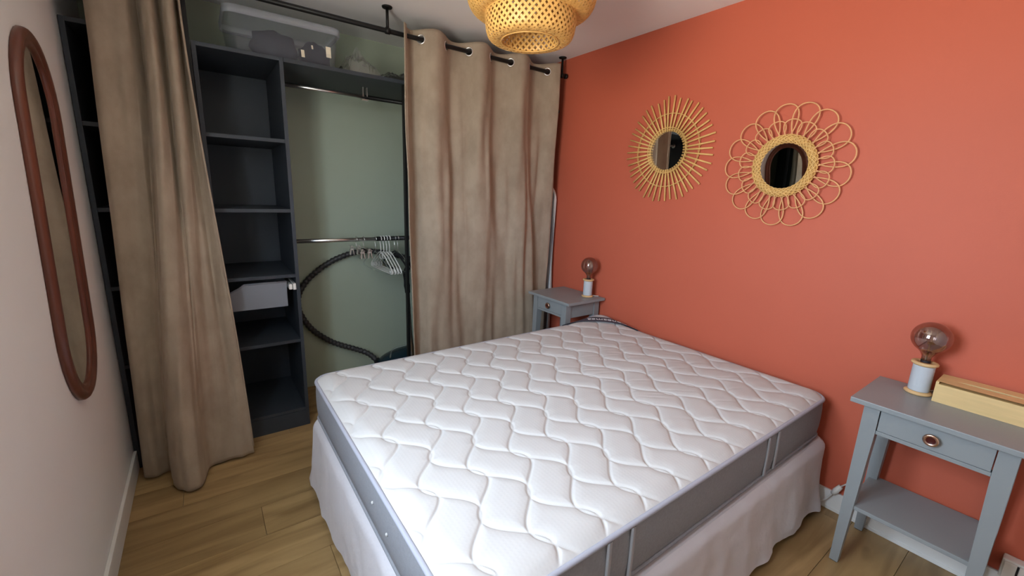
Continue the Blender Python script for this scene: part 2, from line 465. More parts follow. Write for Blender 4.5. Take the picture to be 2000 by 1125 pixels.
YRL = 2.82
def rail(z, r, xsplit, label, bracket):
    t = thing('hanging_rail', (0.8, YRL, z), label, 'rail')
    MB().tube([(0.4065, YRL, z), (xsplit, YRL, z)], r, 16).build('chrome_tube', M['chrome'], t)
    MB().tube([(xsplit, YRL, z), (1.949, YRL, z)], r * 1.12, 16).build('black_tube', M['black'], t)
    MB().lathe([(0.0, 0), (r * 2, 0), (r * 2, 0.006), (r * 1.1, 0.008)], (0.4062, YRL, z), 20, 'x').build('end_flange', M['chrome'], t)
    if bracket:
        mb = MB()
        for xx in (xsplit - 0.012, xsplit + 0.012):
            mb.box(xx - 0.003, xx + 0.003, YRL - 0.012, YRL + 0.012, z, ZS - 0.021)
        mb.box(xsplit - 0.02, xsplit + 0.02, YRL - 0.014, YRL + 0.014, z - 0.022, z - 0.014)
        mb.build('bracket', M['chrome'], t)
    return t
rail(1.945, 0.011, 0.885, 'upper chrome hanging rail tucked under the top shelf', True)
rail(1.070, 0.013, 0.925, 'lower chrome hanging rail holding the coat hangers', False)

# drawer basket in the shelf unit
dr = thing('drawer_basket', (0.21, YF + 0.25, 0.735), 'pale grey plastic drawer with a dipped front, under a shelf', 'drawer')
x0, x1, zb, zt = 0.072, 0.345, 0.735, 0.875
mb = MB()
prof = [(x0, zb), (x1 - 0.006, zb), (x1, zt), (x0 + 0.075, zt), (x0 + 0.045, zt - 0.02), (x0 + 0.0, zt - 0.042), (x0 - 0.006, zt - 0.045)]
n = len(prof); yy0, yy1 = YF + 0.03, YF + 0.034
mb.add([(a, yy0, c) for a, c in prof] + [(a, yy1, c) for a, c in prof],
       [tuple(range(n)), tuple(range(2 * n - 1, n - 1, -1))] + [(i, (i + 1) % n, n + (i + 1) % n, n + i) for i in range(n)])
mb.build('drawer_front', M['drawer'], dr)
mb = MB().box(x0, x0 + 0.004, yy1, YF + 0.42, zb, zt - 0.045).box(x1 - 0.006, x1 - 0.002, yy1, YF + 0.42, zb, zt)
mb.box(x0 + 0.004, x1 - 0.006, yy1, YF + 0.42, zb, zb + 0.004).box(x0, x1 - 0.002, YF + 0.42, YF + 0.424, zb, zt)
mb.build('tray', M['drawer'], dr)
mb = MB().tube([(x0 + 0.07, yy0 - 0.001, zt), (x1, yy0 - 0.001, zt)], 0.004, 8)
mb.tube([(x0 - 0.006, yy0 - 0.001, zt - 0.045), (x0 + 0.045, yy0 - 0.001, zt - 0.02), (x0 + 0.07, yy0 - 0.001, zt)], 0.004, 8)
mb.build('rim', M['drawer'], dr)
mb = MB().box(0.352, 0.368, YF + 0.006, YF + 0.4, 0.832, 0.862, 0.003).box(0.371, 0.3865, YF + 0.002, YF + 0.4, 0.830, 0.866, 0.003)
mb.build('runner', M['white_plastic'], dr)
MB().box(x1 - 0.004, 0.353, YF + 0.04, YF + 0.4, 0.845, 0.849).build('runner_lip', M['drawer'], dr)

# storage box on the top
def rrect(x0, x1, y0, y1, r, n=5):
    out = []
    for cx, cy, a0 in ((x1 - r, y1 - r, 0), (x0 + r, y1 - r, PI / 2), (x0 + r, y0 + r, PI), (x1 - r, y0 + r, 1.5 * PI)):
        for k in range(n + 1):
            a = a0 + PI / 2 * k / n; out.append((cx + r * math.cos(a), cy + r * math.sin(a)))
    return out
def loft(mb, rings, cap0=True, cap1=True, mi=0):
    n = len(rings[0]); vs = [p for r in rings for p in r]
    fs = [(j * n + i, j * n + (i + 1) % n, (j + 1) * n + (i + 1) % n, (j + 1) * n + i) for j in range(len(rings) - 1) for i in range(n)]
    mb.add(vs, fs, mi, True)
    if cap0: mb.add(rings[0], [tuple(reversed(range(n)))], mi)
    if cap1: mb.add(rings[-1], [tuple(range(n))], mi)
bx0, bx1, by0, by1 = 0.175, 0.705, 2.625, 3.00
sb = thing('storage_box', ((bx0 + bx1) / 2, 2.8, ZS), 'milky see-through storage box with lid, holding dark clothes', 'storage box')
mb = MB(); rings = []
for z, ins in ((ZS + 0.001, 0.028), (ZS + 0.006, 0.024), (ZS + 0.184, 0.006)):
    rings.append([(a, b_, z) for a, b_ in rrect(bx0 + ins, bx1 - ins, by0 + ins, by1 - ins, 0.035)])
for z, ins in ((ZS + 0.184, 0.010), (ZS + 0.008, 0.028)):
    rings.append([(a, b_, z) for a, b_ in rrect(bx0 + ins, bx1 - ins, by0 + ins, by1 - ins, 0.032)])
loft(mb, rings); mb.build('tub', M['boxplastic'], sb)
mb = MB(); rings = []
for z, ins in ((ZS + 0.174, 0.001), (ZS + 0.174, -0.004), (ZS + 0.208, -0.004), (ZS + 0.214, 0.006), (ZS + 0.214, 0.02), (ZS + 0.210, 0.03)):
    rings.append([(a, b_, z) for a, b_ in rrect(bx0 + ins, bx1 - ins, by0 + ins, by1 - ins, 0.04)])
loft(mb, rings, False, True); mb.build('lid', M['lidplastic'], sb)
def lump(mb, c, r, seed, mi=0, nu=20, nv=12, k=0.25):
    pts = []
    for j in range(nv):
        th = PI * j / (nv - 1)
        for i in range(nu):
            ph = 2 * PI * i / nu
            d = Vector((math.sin(th) * math.cos(ph), math.sin(th) * math.sin(ph), math.cos(th)))
            f = 1 + k * mnoise.noise(d * 2.3 + Vector((seed, seed * 1.7, 0)))
            p = (c[0] + r[0] * d.x * f, c[1] + r[1] * d.y * f, max(c[2] - r[2] * 0.8, c[2] + r[2] * d.z * f))
            pts.append(p)
    mb.grid(pts, nu, nv, mi, close_u=True)
for i, (c, r) in enumerate((((0.40, 2.740, ZS + 0.078), (0.112, 0.070, 0.078)), ((0.592, 2.740, ZS + 0.072), (0.080, 0.066, 0.072)))):
    mb = MB(); lump(mb, c, r, 3 + i * 5, k=0.3)
    co = mb.build('folded_clothes', M['cloth_dark'])
    tag(co, ['rounded dark bundle of clothes inside the milky storage box', 'flat dark bundle of clothes beside a paper tag in the storage box'][i], 'clothes', 'clothes in the storage box')
for (a, b_, c, d) in ((0.632, 0.657, ZS + 0.062, ZS + 0.112), (0.560, 0.568, ZS + 0.088, ZS + 0.103), (0.508, 0.524, ZS + 0.04, ZS + 0.072)):
    mb = MB(); mb.hexa([(a, by0 + 0.0205, c), (b_, by0 + 0.0205, c), (b_, by0 + 0.0215, c), (a, by0 + 0.0215, c)],
                       [(a - 0.004, by0 + 0.009, d), (b_ - 0.004, by0 + 0.009, d), (b_ - 0.004, by0 + 0.010, d), (a - 0.004, by0 + 0.010, d)])
    mb.build('paper_tag', M['paper'], sb)

# plastic bags on the shelf
def bag(name, x0, x1, y0, y1, hgt, seed, m, label, tilt=0.0):
    g = random.Random(seed); nu, nv = 22, 16; pts = []
    for side in (1, 0):
        for j in range(nv):
            for i in range(nu):
                u, v = i / (nu - 1), j / (nv - 1)
                e = (math.sin(PI * u) ** 0.45) * (math.sin(PI * v) ** 0.45)
                x_, y_ = x0 + (x1 - x0) * u, y0 + (y1 - y0) * v
                prof = hgt * (1 + tilt * (0.5 - u) * 2)
                r1 = abs(mnoise.noise(Vector((x_ * 26 + seed + y_ * 8, y_ * 7, seed))))
                z_ = ZS + 0.003 + (e * prof * (0.62 + 0.75 * r1) + e * g.uniform(-0.008, 0.008) if side else 0.0)
                pts.append((x_ + e * g.uniform(-0.004, 0.004), y_ + e * g.uniform(-0.006, 0.006), max(z_, ZS + 0.002)))
    mb = MB(); q = nu * nv
    mb.grid(pts[:q], nu, nv); mb.grid(pts[q:], nu, nv)
    mb.smooth = [False] * len(mb.smooth)
    return tag(mb.build(name, m), label, 'bag')
bag('plastic_bag', 0.725, 0.915, 2.58, 2.82, 0.145, 1, M['clear'], 'crumpled clear plastic bag beside the storage box', 0.35)
bag('dark_bag', 0.925, 1.22, 2.60, 2.95, 0.075, 5, M['bag_dark'], 'flat dark glossy plastic bag behind the curtain edge', 0.2)
bag('stuffed_bag', 0.725, 0.87, 2.86, 3.04, 0.11, 9, M['bag_dark'], 'dark bundle behind the crumpled clear bag', 0.0)

# ------------------------------------------------------------------ hangers on the lower rail
ZR2 = 1.070
def arc(c, r, a0, a1, n=10, plane='yz', x=0):
    return [(x, c[0] + r * math.cos(a0 + (a1 - a0) * k / n), c[1] + r * math.sin(a0 + (a1 - a0) * k / n)) for k in range(n + 1)]
def place(o, loc, rz=0.0, rx=0.0):
    o.location = loc; o.rotation_euler = (rx, 0, rz)
def white_hanger():
    t = thing('coat_hanger', (0, 0, 0), 'white plastic coat hanger in the bunch on the lower rail', 'hanger', 'white hangers on the lower rail')
    hk = arc((0, 0.004), 0.020, -0.6, PI + 0.3, 12)
    hk = list(reversed(hk))
    hk = hk + [(0, 0.006, -0.03), (0, 0.0, -0.045), (0, 0.0, -0.085)]
    MB().tube(hk, 0.0032, 8).build('hook', M['white_plastic'], t)
    b = catmull([(0, 0, -0.085), (0, 0.03, -0.088), (0, 0.09, -0.118), (0, 0.17, -0.165), (0, 0.198, -0.190), (0, 0.19, -0.205),
                 (0, 0.1, -0.207), (0, 0, -0.208), (0, -0.1, -0.207), (0, -0.19, -0.205), (0, -0.198, -0.190), (0, -0.17, -0.165), (0, -0.09, -0.118), (0, -0.03, -0.088)], 60)
    MB().tube(b, 0.0038, 8, closed=True).build('frame', M['white_plastic'], t)
    MB().tube([(0, 0.026 * math.cos(a), -0.110 + 0.02 * math.sin(a)) for a in np.linspace(0, 2 * PI, 20, endpoint=False)], 0.003, 6, closed=True).build('neck_loop', M['white_plastic'], t)
    for s in (-1, 1):
        MB().tube([(0, s * 0.165 + 0.012 * math.cos(a), -0.190 + 0.014 * math.sin(a)) for a in np.linspace(0, 2 * PI, 16, endpoint=False)], 0.0025, 6, closed=True).build('strap_hook', M['white_plastic'], t)
    return t
def copy_tree(o, parent=None):
    c = o.copy(); COL.objects.link(c); c.parent = parent
    for ch in list(o.children): copy_tree(ch, c)
    return c
wh = white_hanger()
hs = [wh] + [copy_tree(wh) for _ in range(3)]
for i, (h_, xx) in enumerate(zip(hs, (0.955, 0.975, 0.995, 1.015))):
    h_['label'] = ['outermost white plastic hanger beside the clear hanger', 'white plastic hanger second from the clear hanger', 'white plastic hanger second from the black hanger', 'outermost white plastic hanger beside the black hanger'][i]
    place(h_, (xx, YRL, ZR2 - 0.006), rz=0.02)
def clip_hanger():
    t = thing('clip_hanger', (0, 0, 0), 'chrome trouser hanger with clips on the lower rail', 'hanger', 'chrome clip hangers on the lower rail')
    hk = list(reversed(arc((0, 0.004), 0.020, -0.6, PI + 0.3, 12))) + [(0, 0.004, -0.03), (0, 0, -0.05)]
    MB().tube(hk, 0.0022, 8).build('hook', M['chrome'], t)
    MB().tube([(0, -0.15, -0.052), (0, 0.15, -0.052)], 0.0028, 8).build('bar', M['chrome'], t)
    for yy in (-0.10, 0.10):
        mb = MB()
        for s in (-1, 1):
            mb.hexa([(s * 0.012 - 0.002, yy - 0.014, -0.105), (s * 0.012 + 0.002, yy - 0.014, -0.105), (s * 0.012 + 0.002, yy + 0.014, -0.105), (s * 0.012 - 0.002, yy + 0.014, -0.105)],
                    [(s * 0.004 - 0.002, yy - 0.010, -0.046), (s * 0.004 + 0.002, yy - 0.010, -0.046), (s * 0.004 + 0.002, yy + 0.010, -0.046), (s * 0.004 - 0.002, yy + 0.010, -0.046)])
        mb.tube([(-0.014, yy, -0.07), (0.014, yy, -0.07)], 0.005, 8)
        mb.build('clip', M['chrome'], t)
    return t
ch = clip_hanger(); ch2 = copy_tree(ch)
ch['label'] = 'chrome clip hanger hung nearest the open shelf unit'; ch2['label'] = 'chrome clip hanger hung next to the clear plastic hanger'
place(ch, (0.796, YRL, ZR2 - 0.006), rz=0.05); place(ch2, (0.842, YRL, ZR2 - 0.006), rz=0.05)
def wire_hanger(m, label, r):
    t = thing('trouser_hanger', (0, 0, 0), label, 'hanger')
    hk = list(reversed(arc((0, 0.004), 0.020, -0.6, PI + 0.3, 12))) + [(0, 0.004, -0.03), (0, 0, -0.08)]
    MB().tube(hk, 0.0022, 8).build('hook', M['chrome'], t)
    b = [(0, 0, -0.08), (0, 0.10, -0.115), (0, 0.21, -0.175), (0, 0.2, -0.20), (0, 0, -0.21), (0, -0.2, -0.20), (0, -0.21, -0.175), (0, -0.10, -0.115)]
    MB().tube(catmull(b + [b[0]], 48)[:-1], r, 8, closed=True).build('frame', m, t)
    return t
h1 = wire_hanger(M['clear_hard'], 'clear plastic hanger behind the white ones on the rail', 0.004); place(h1, (0.920, YRL, ZR2 - 0.006), rz=0.08)
h2 = wire_hanger(M['blackplastic'], 'black plastic hanger at the curtain end of the rail', 0.006); place(h2, (1.052, YRL, ZR2 - 0.006), rz=0.02)
h3 = wire_hanger(M['chrome'], 'thin wire hanger next to the black hanger', 0.0022); place(h3, (1.074, YRL, ZR2 - 0.006), rz=0.02)

# ------------------------------------------------------------------ vacuum cleaner
vc = thing('vacuum_cleaner', (1.05, 2.86, 0), 'dark vacuum cleaner with its long grey hose arching up to the wand', 'vacuum cleaner')
vx, vy, vz = 1.12, 2.86, 0.0
mb = MB(); rings = []
for k in range(15):
    t_ = -1 + 2 * k / 14
    w = math.sqrt(max(0, 1 - t_ ** 2 * 0.985)); rings.append([(vx + 0.21 * t_, vy + 0.13 * w ** 0.7 * math.cos(a), 0.13 + max(-0.105, (0.125 + 0.02 * t_) * w ** 0.8 * math.sin(a))) for a in np.linspace(0, 2 * PI, 24, endpoint=False)])
loft(mb, rings); mb.build('body', M['vac'], vc)
for s in (-1, 1):
    MB().lathe([(0.0, 0), (0.07, 0), (0.075, 0.008), (0.075, 0.022), (0.0, 0.026)], (vx + 0.08, vy + s * 0.125 - 0.013, 0.0755), 24, 'y').build('wheel', M['blackplastic'], vc)
MB().tube([(0.935, 2.93, 0.165), (0.955, 2.90, 0.150), (0.99, 2.88, 0.145)], [0.026, 0.030, 0.032], 16).build('hose_connector', M['blackplastic'], vc)
MB().tube(catmull([(0.99, 2.80, 0.22), (1.03, 2.86, 0.252), (1.10, 2.86, 0.268), (1.2, 2.86, 0.262)], 20), 0.006, 8).build('body_trim', M['clear_hard'], vc)
hp = catmull([(0.935, 2.93, 0.165), (0.89, 2.98, 0.212), (0.81, 3.04, 0.245), (0.72, 3.06, 0.285), (0.64, 3.064, 0.335), (0.54, 3.066, 0.43), (0.475, 3.066, 0.55), (0.466, 3.066, 0.65),
              (0.495, 3.064, 0.730), (0.562, 3.064, 0.808), (0.70, 3.064, 0.902), (0.872, 3.064, 0.956), (1.00, 3.06, 0.95), (1.14, 3.02, 0.92), (1.20, 2.92, 0.905), (1.185, 2.82, 0.90)], 260)
mb = MB(); rr = [0.0185 + 0.0018 * (1 if (i % 4) < 2 else -1) for i in range(260)]
mb.tube(hp, rr, 14); mb.build('hose', M['hose'], vc)
MB().tube(catmull([(1.185, 2.82, 0.90), (1.135, 2.765, 0.885), (1.098, 2.74, 0.84), (1.106, 2.740, 0.70)], 24), [0.022 - 0.004 * abs(math.sin(i * 0.5)) for i in range(24)], 12).build('handle', M['blackplastic'], vc)
MB().tube([(1.106, 2.740, 0.705), (1.120, 2.740, 0.42), (1.142, 2.735, 0.10)], 0.013, 12).build('wand', M['chrome'], vc)
mb = MB().box(1.06, 1.28, 2.67, 2.745, 0.004, 0.045, 0.012).tube([(1.142, 2.735, 0.11), (1.145, 2.715, 0.03)], 0.019, 12)
mb.build('floor_head', M['blackplastic'], vc)

# ------------------------------------------------------------------ ironing board standing behind the curtain (its rim shows)
ib = thing('folded_board', (2.235, 2.66, 0), 'white rimmed folded board standing on end between curtain and red wall', 'ironing board')
def board_outline(ins):
    pts = []
    for a in np.linspace(0, PI, 18): pts.append((2.662 - (0.14 - ins) * math.cos(a) * 1.0, 1.36 + (0.12 - ins) * math.sin(a)))
    pts += [(2.802 - ins, 0.62), (2.802 - ins, 0.06 + ins), (2.522 + ins, 0.06 + ins), (2.522 + ins, 0.62)]
    return pts
ol = board_outline(0.0)
mb = MB(); loft(mb, [[(2.217, a, c) for a, c in board_outline(0.006)], [(2.235, a, c) for a, c in board_outline(0.006)]]); mb.build('board', M['skirt'], ib)
MB().tube([(2.226, a, c) for a, c in ol], 0.011, 8, closed=True).build('rim', M['white_plastic'], ib)
MB().tube([(2.226, 2.62, 0.068), (2.226, 2.62, 0.0)], 0.01, 8).build('foot', M['white_plastic'], ib)
MB().tube([(2.226, 2.78, 0.068), (2.226, 2.78, 0.0)], 0.01, 8).build('foot', M['white_plastic'], ib)

# ------------------------------------------------------------------ curtain rod and curtains
rod = thing('curtain_rod', (0.93, YROD, ZROD), 'long black curtain rod hung from the ceiling across the closet', 'curtain rod')
MB().tube([(XL + 0.004, YROD, ZROD), (2.245, YROD, ZROD)], 0.0125, 16).build('pole', M['black'], rod)
for xb in (-0.33, 0.923, 2.205):
    mb = MB().lathe([(0.0, H - 0.008), (0.026, H - 0.008), (0.028, H - 0.001), (0.0, H - 0.0008)], (xb, YROD, 0), 24)
    mb.tube([(xb, YROD, H - 0.007), (xb, YROD, ZROD + 0.012)], 0.008, 10)
    mb.lathe([(0.0129, -0.012), (0.0165, -0.012), (0.0165, 0.012), (0.0129, 0.012)], (xb, YROD, ZROD), 16, 'x')
    mb.build('ceiling_bracket', M['black'], rod)
MB().lathe([(0, 0), (0.017, 0), (0.017, 0.014), (0, 0.014)], (2.235, YROD, ZROD), 16, 'x').build('end_cap', M['black'], rod)

def curtain(top, bot, label, zt, zb, nu, nv, holes, wrinkle, wfun, hem_wave=0.0, top_sag=None):
    t = thing('curtain', (float(np.mean(bot[:, 0])), YROD, 0.0), label, 'curtain', 'velvet closet curtains')
    pts = []
    for j in range(nv):
        v = j / (nv - 1); w = wfun(v)
        for i in range(nu):
            p = top[i] * (1 - w) + bot[i] * w
            ztop = zt + (top_sag[i] if top_sag is not None else 0)
            z = ztop + (zb - ztop) * v
            k = wrinkle * min(1, v * 4) * (1 - 0.3 * v)
            nx = mnoise.noise(Vector((i * 0.045, v * 3.0, 1.3))) * k
            ny = mnoise.noise(Vector((i * 0.06, v * 4.2 + i * 0.01, 7.1))) * k
            pts.append((p[0] + nx * 0.5, p[1] + ny, z))
    A = np.array(pts)
    def skip(q):
        c = A[list(q)].mean(0)
        return (not holes and (c[1] - YROD) ** 2 + (c[2] - ZROD) ** 2 < 0.0215 ** 2) or any(abs(c[0] - hx) < 0.02 and (c[0] - hx) ** 2 + (c[1] - YROD) ** 2 + (c[2] - ZROD) ** 2 < 0.0205 ** 2 for hx in holes)
    mb = MB(); mb.grid(pts, nu, nv, skip=skip)
    o = mb.build('fabric', M['velvet'], t)
    so = o.modifiers.new('thickness', 'SOLIDIFY'); so.thickness = 0.003; so.offset = 0
    return t, A.reshape(nv, nu, 3)
def sm(a, b, x):
    x = min(1, max(0, (x - a) / (b - a))); return x * x * (3 - 2 * x)

# drawn curtain (right)
PER = 0.317; C0 = 1.118
tp = [(1.000, 2.452), (1.018, 2.468), (1.034, 2.505), (1.06, 2.530)]
for x in np.arange(1.08, 2.15, 0.012): tp.append((x, YROD - 0.046 * math.sin(2 * PI * (x - C0) / PER)))
tp.append((2.162, 2.47))
NU, NV = 320, 130
top = resample(catmull(tp, 600), NU)
bp_ = [(1.035, 2.462), (1.055, 2.500), (1.10, 2.520), (1.145, 2.478), (1.20, 2.455), (1.30, 2.458), (1.40, 2.476), (1.50, 2.462), (1.60, 2.455), (1.68, 2.468),
       (1.76, 2.450), (1.85, 2.432), (1.93, 2.422), (1.985, 2.430), (2.005, 2.475), (2.02, 2.525), (2.06, 2.530), (2.10, 2.510), (2.150, 2.500)]
bot = resample(catmull(bp_, 600), NU)
sag = [0.052 + 0.006 * math.sin(2 * PI * (p[0] - C0) / PER) for p in top]
cr = [C0 + PER * k / 2 for k in range(0, 7) if C0 + PER * k / 2 < 2.15]
rt_, A = curtain(top, bot, 'taupe velvet curtain drawn flat on four visible eyelets beside the red wall', ZROD, 0.025, NU, NV, cr, 0.03,
                 lambda v: sm(0.10, 0.95, v) * 0.9 + 0.1 * v, top_sag=sag)
for k, hx in enumerate(cr):
    sgn = 1 if k % 2 == 0 else -1
    tg = Vector((1, -sgn * 0.046 * 2 * PI / PER, 0)).normalized(); nrm = Vector((-tg.y, tg.x, 0))
    ring = [Vector((hx, YROD, ZROD)) + (tg * math.cos(a) + Vector((0, 0, 1)) * math.sin(a)) * 0.0225 for a in np.linspace(0, 2 * PI, 28, endpoint=False)]
    MB().tube(ring, 0.0042, 8, closed=True).build('eyelet', M['chrome'], rt_)
# gathered curtain (left)
NUL = 300
tl = [(-0.288, 2.462), (-0.265, 2.450), (-0.22, 2.445), (-0.165, 2.450), (-0.150, 2.50), (-0.135, 2.548), (-0.120, 2.50), (-0.108, 2.440), (-0.088, 2.425), (-0.075, 2.46), (-0.066, 2.54), (-0.052, 2.54), (-0.046, 2.46),
      (-0.030, 2.428), (-0.012, 2.44), (-0.008, 2.50), (0.000, 2.545), (0.010, 2.50), (0.008, 2.455)]
bl = [(-0.345, 2.445), (-0.33, 2.425), (-0.295, 2.415), (-0.262, 2.44), (-0.245, 2.43), (-0.235, 2.35), (-0.215, 2.26), (-0.180, 2.215), (-0.140, 2.210), (-0.115, 2.25), (-0.105, 2.32), (-0.085, 2.375), (-0.05, 2.385), (0.0, 2.39), (0.05, 2.385), (0.098, 2.392)]
topl = resample(catmull(tl, 600), NUL); botl = resample(catmull(bl, 600), NUL)
lt_, AL = curtain(topl, botl, 'taupe velvet curtain gathered into deep folds beside the oval wall mirror', ZROD + 0.05, 0.012, NUL, 120, [], 0.018,
                  lambda v: sm(0.0, 1.0, v) * 0.75 + 0.25 * v * v)
# side hem band along its free edge
mb = MB(); mb.tube([tuple(AL[j, -1] + np.array([0.0, -0.003, 0])) for j in range(0, 120, 3)], 0.0045, 6); mb.build('hem', M['velvet'], lt_)
mb = MB(); mb.tube([tuple(A[j, 0] + np.array([0.0, -0.002, 0])) for j in range(0, 130, 3)], 0.0045, 6); mb.build('hem', M['velvet'], rt_)

# ------------------------------------------------------------------ bed
MX0, MX1, MY0, MY1, MZ0, MZC, MZE = 0.335, 2.215, 0.578, 1.965, 0.365, 0.578, 0.548
mt = thing('mattress', ((MX0 + MX1) / 2, (MY0 + MY1) / 2, MZ0), 'thick white quilted mattress with grey border, lying against the red wall', 'mattress')
hx_, hy_ = (MX1 - MX0) / 2, (MY1 - MY0) / 2; cx_, cy_ = (MX0 + MX1) / 2, (MY0 + MY1) / 2
def quilt_depth(x, y):
    P = 0.305
    d = np.full_like(x, 9.0)
    # two interleaved sets of winding lines that touch where they swing together
    for x_0, amp, ph in ((0.400, 0.055, 0.937), (0.4765, 0.052, 0.835)):
        arg = 2 * PI * (y - ph) / P
        sl = -amp * 2 * PI / P * np.sin(arg)
        for k in range(-2, 13):
            d = np.minimum(d, np.abs(x - (x_0 + 0.16 * k + amp * np.cos(arg))) / np.sqrt(1 + sl ** 2))
    return d
nx_, ny_ = 540, 400
u = np.linspace(-1, 1, nx_); v = np.linspace(-1, 1, ny_)
U, V = np.meshgrid(u, v)
X = U * hx_; Y = V * hy_; r_ = 0.075
a = (np.abs(X) - (hx_ - r_)) / r_; b = (np.abs(Y) - (hy_ - r_)) / r_
msk = (a > 0) & (b > 0)
a2 = np.where(msk, a * np.sqrt(np.clip(1 - b * b / 2, 0, 1)), a); b2 = np.where(msk, b * np.sqrt(np.clip(1 - a * a / 2, 0, 1)), b)
X = np.where(msk, np.sign(X) * (hx_ - r_ + a2 * r_), X); Y = np.where(msk, np.sign(Y) * (hy_ - r_ + b2 * r_), Y)
# distance to the edge
ex = hx_ - np.abs(X); ey = hy_ - np.abs(Y)
ed = np.minimum(ex, ey); ed = np.where(msk, r_ - r_ * np.sqrt(a2 ** 2 + b2 ** 2), ed); ed = np.clip(ed, 0, None)
roll = (MZC - MZE) * (1 - np.clip(ed / 0.075, 0, 1)) ** 2.2
dq = quilt_depth(X + cx_, Y + cy_)
fade = np.clip(ed / 0.03, 0, 1)
q = -0.0052 * np.exp(-(dq / 0.0045) ** 2) - 0.0042 * np.exp(-(dq / 0.020) ** 2)
und = 0.004 * np.sin(3.1 * X + 1) * np.cos(2.7 * Y)
Z = MZC - roll + q * fade + und * fade
# small diagonal creases near the head end
crs = np.zeros_like(X)
g = random.Random(11)
for _ in range(46):
    px, py = g.uniform(0.1, 0.85), g.uniform(-0.55, 0.45); L_ = g.uniform(0.05, 0.12); an = -0.55 + g.uniform(-0.15, 0.15)
    ca, sa = math.cos(an), math.sin(an)
    s1 = (X - px) * ca + (Y - py) * sa; s2 = -(X - px) * sa + (Y - py) * ca
    crs += np.exp(-(s1 / L_) ** 2 - (s2 / 0.006) ** 2)
Z -= 0.0016 * np.clip(crs, 0, 1.5) * fade
# the far head corner stands up a little, as in the photograph
Z += 0.034 * np.exp(-((X - hx_) ** 2 + (Y - hy_) ** 2) / 0.18 ** 2)
pts = np.stack([X + cx_, Y + cy_, Z], -1).reshape(-1, 3).tolist()
mb = MB(); mb.grid(pts, nx_, ny_); mb.build('quilted_top', M['tick'], mt)
def ring_z(ins):
    return rrect(MX0 + ins, MX1 - ins, MY0 + ins, MY1 - ins, 0.075 - ins, 8)
def corner_lift(x, y): return 0.034 * math.exp(-((x - MX1) ** 2 + (y - MY1) ** 2) / 0.18 ** 2)
def dens(P, step=0.05):
    out = []
    for i in range(len(P)):
        p, q_ = np.array(P[i]), np.array(P[(i + 1) % len(P)]); n = max(1, int(np.linalg.norm(q_ - p) / step))
        for k in range(n): out.append(tuple(p + (q_ - p) * k / n))
    return out
base = dens(ring_z(0.0))
mb = MB(); rings = []
for z, off in ((MZ0, -0.012), (MZ0 + 0.02, 0.0), (MZ0 + 0.06, 0.004), (MZ0 + 0.10, 0.005), (MZ0 + 0.14, 0.004), (MZE, 0.0)):
    rr_ = []
    for x, y in base:
        k = (z - MZ0) / (MZE - MZ0); d = Vector((x - cx_, y - cy_)); 
        ddx = 1 if abs(x - cx_) > hx_ - 0.04 else 0; ddy = 1 if abs(y - cy_) > hy_ - 0.04 else 0
        rr_.append((x + off * ddx * math.copysign(1, x - cx_), y + off * ddy * math.copysign(1, y - cy_), z + corner_lift(x, y) * k))
    rings.append(rr_)
loft(mb, rings, True, False); mb.build('side_border', M['border'], mt)
mb = MB(); mb.tube([(x, y, MZE + corner_lift(x, y)) for x, y in base], 0.0075, 10, closed=True); mb.build('piping', M['piping'], mt)
mb = MB(); mb.tube([(x, y, MZ0 + 0.012) for x, y in base], 0.006, 8, closed=True); mb.build('piping', M['border'], mt)
for xs in (0.752, 0.845, 1.630, 1.708):
    mb = MB()
    for k in range(8):
        pass
    zz = np.linspace(MZ0 + 0.02, MZE - 0.004, 9); w = 0.008
    vs = []
    for z in zz:
        kk = (z - MZ0) / (MZE - MZ0); yo = MY0 - 0.0075 - 0.002 * math.sin(PI * kk)
        vs += [(xs - w, yo + 0.004, z), (xs - w, yo, z), (xs + w, yo, z), (xs + w, yo + 0.004, z)]
    fs = [(4 * i + k, 4 * i + k + 1, 4 * i + k + 5, 4 * i + k + 4) for i in range(8) for k in range(3)]
    mb.add(vs, fs, 0, True); mb.build('handle_strap', M['strap'], mt)
for (yy, zz) in ((1.12, 0.475), (1.00, 0.455)):
    mb = MB(); mb.lathe([(0, -0.007), (0.004, -0.006), (0.0055, -0.003), (0.003, 0.0), (0.0, 0.002)], (MX0 - 0.003, yy, zz), 10, 'x'); mb.build('tuft', M['tick'], mt)
# dark woven corner band with lettering
def band_pt(s, w):
    # s 0..1 along the diagonal band over the far head corner, w -1..1 across
    A_, B_ = np.array((1.862, 1.972)), np.array((2.222, 1.640))
    p = A_ + (B_ - A_) * s; nrm_ = np.array((0.678, 0.735))
    bow = 0.045 * math.sin(PI * s)
    p = p + nrm_ * (w * 0.034 + bow + 0.012)
    x, y = min(p[0], MX1 - 0.001), min(p[1], MY1 - 0.001)
    e = min(MX1 - x, MY1 - y)
    z = MZC - (MZC - MZE) * (1 - min(1, max(0, e) / 0.075)) ** 2.2 + corner_lift(x, y)
    return x, y, z
pts = []
for j, w in enumerate(np.linspace(-1, 1, 9)):
    for s in np.linspace(0, 1, 40):
        x, y, z = band_pt(s, w); pts.append((x, y, z + 0.0075))
mb = MB(); mb.grid(pts, 40, 9); bo = mb.build('corner_band', M['label_band'], mt)
so = bo.modifiers.new('thickness', 'SOLIDIFY'); so.thickness = 0.002; so.offset = -1
fc = bpy.data.curves.new('lettering', 'FONT'); fc.body = 'Loneamea'; fc.size = 0.05; fc.extrude = 0.0012; fc.align_x = 'CENTER'; fc.align_y = 'CENTER'
fo = bpy.data.objects.new('lettering_src', fc); COL.objects.link(fo)
bpy.context.view_layer.update()
tm = bpy.data.meshes.new_from_object(fo.evaluated_get(bpy.context.evaluated_depsgraph_get()))
bpy.data.objects.remove(fo)
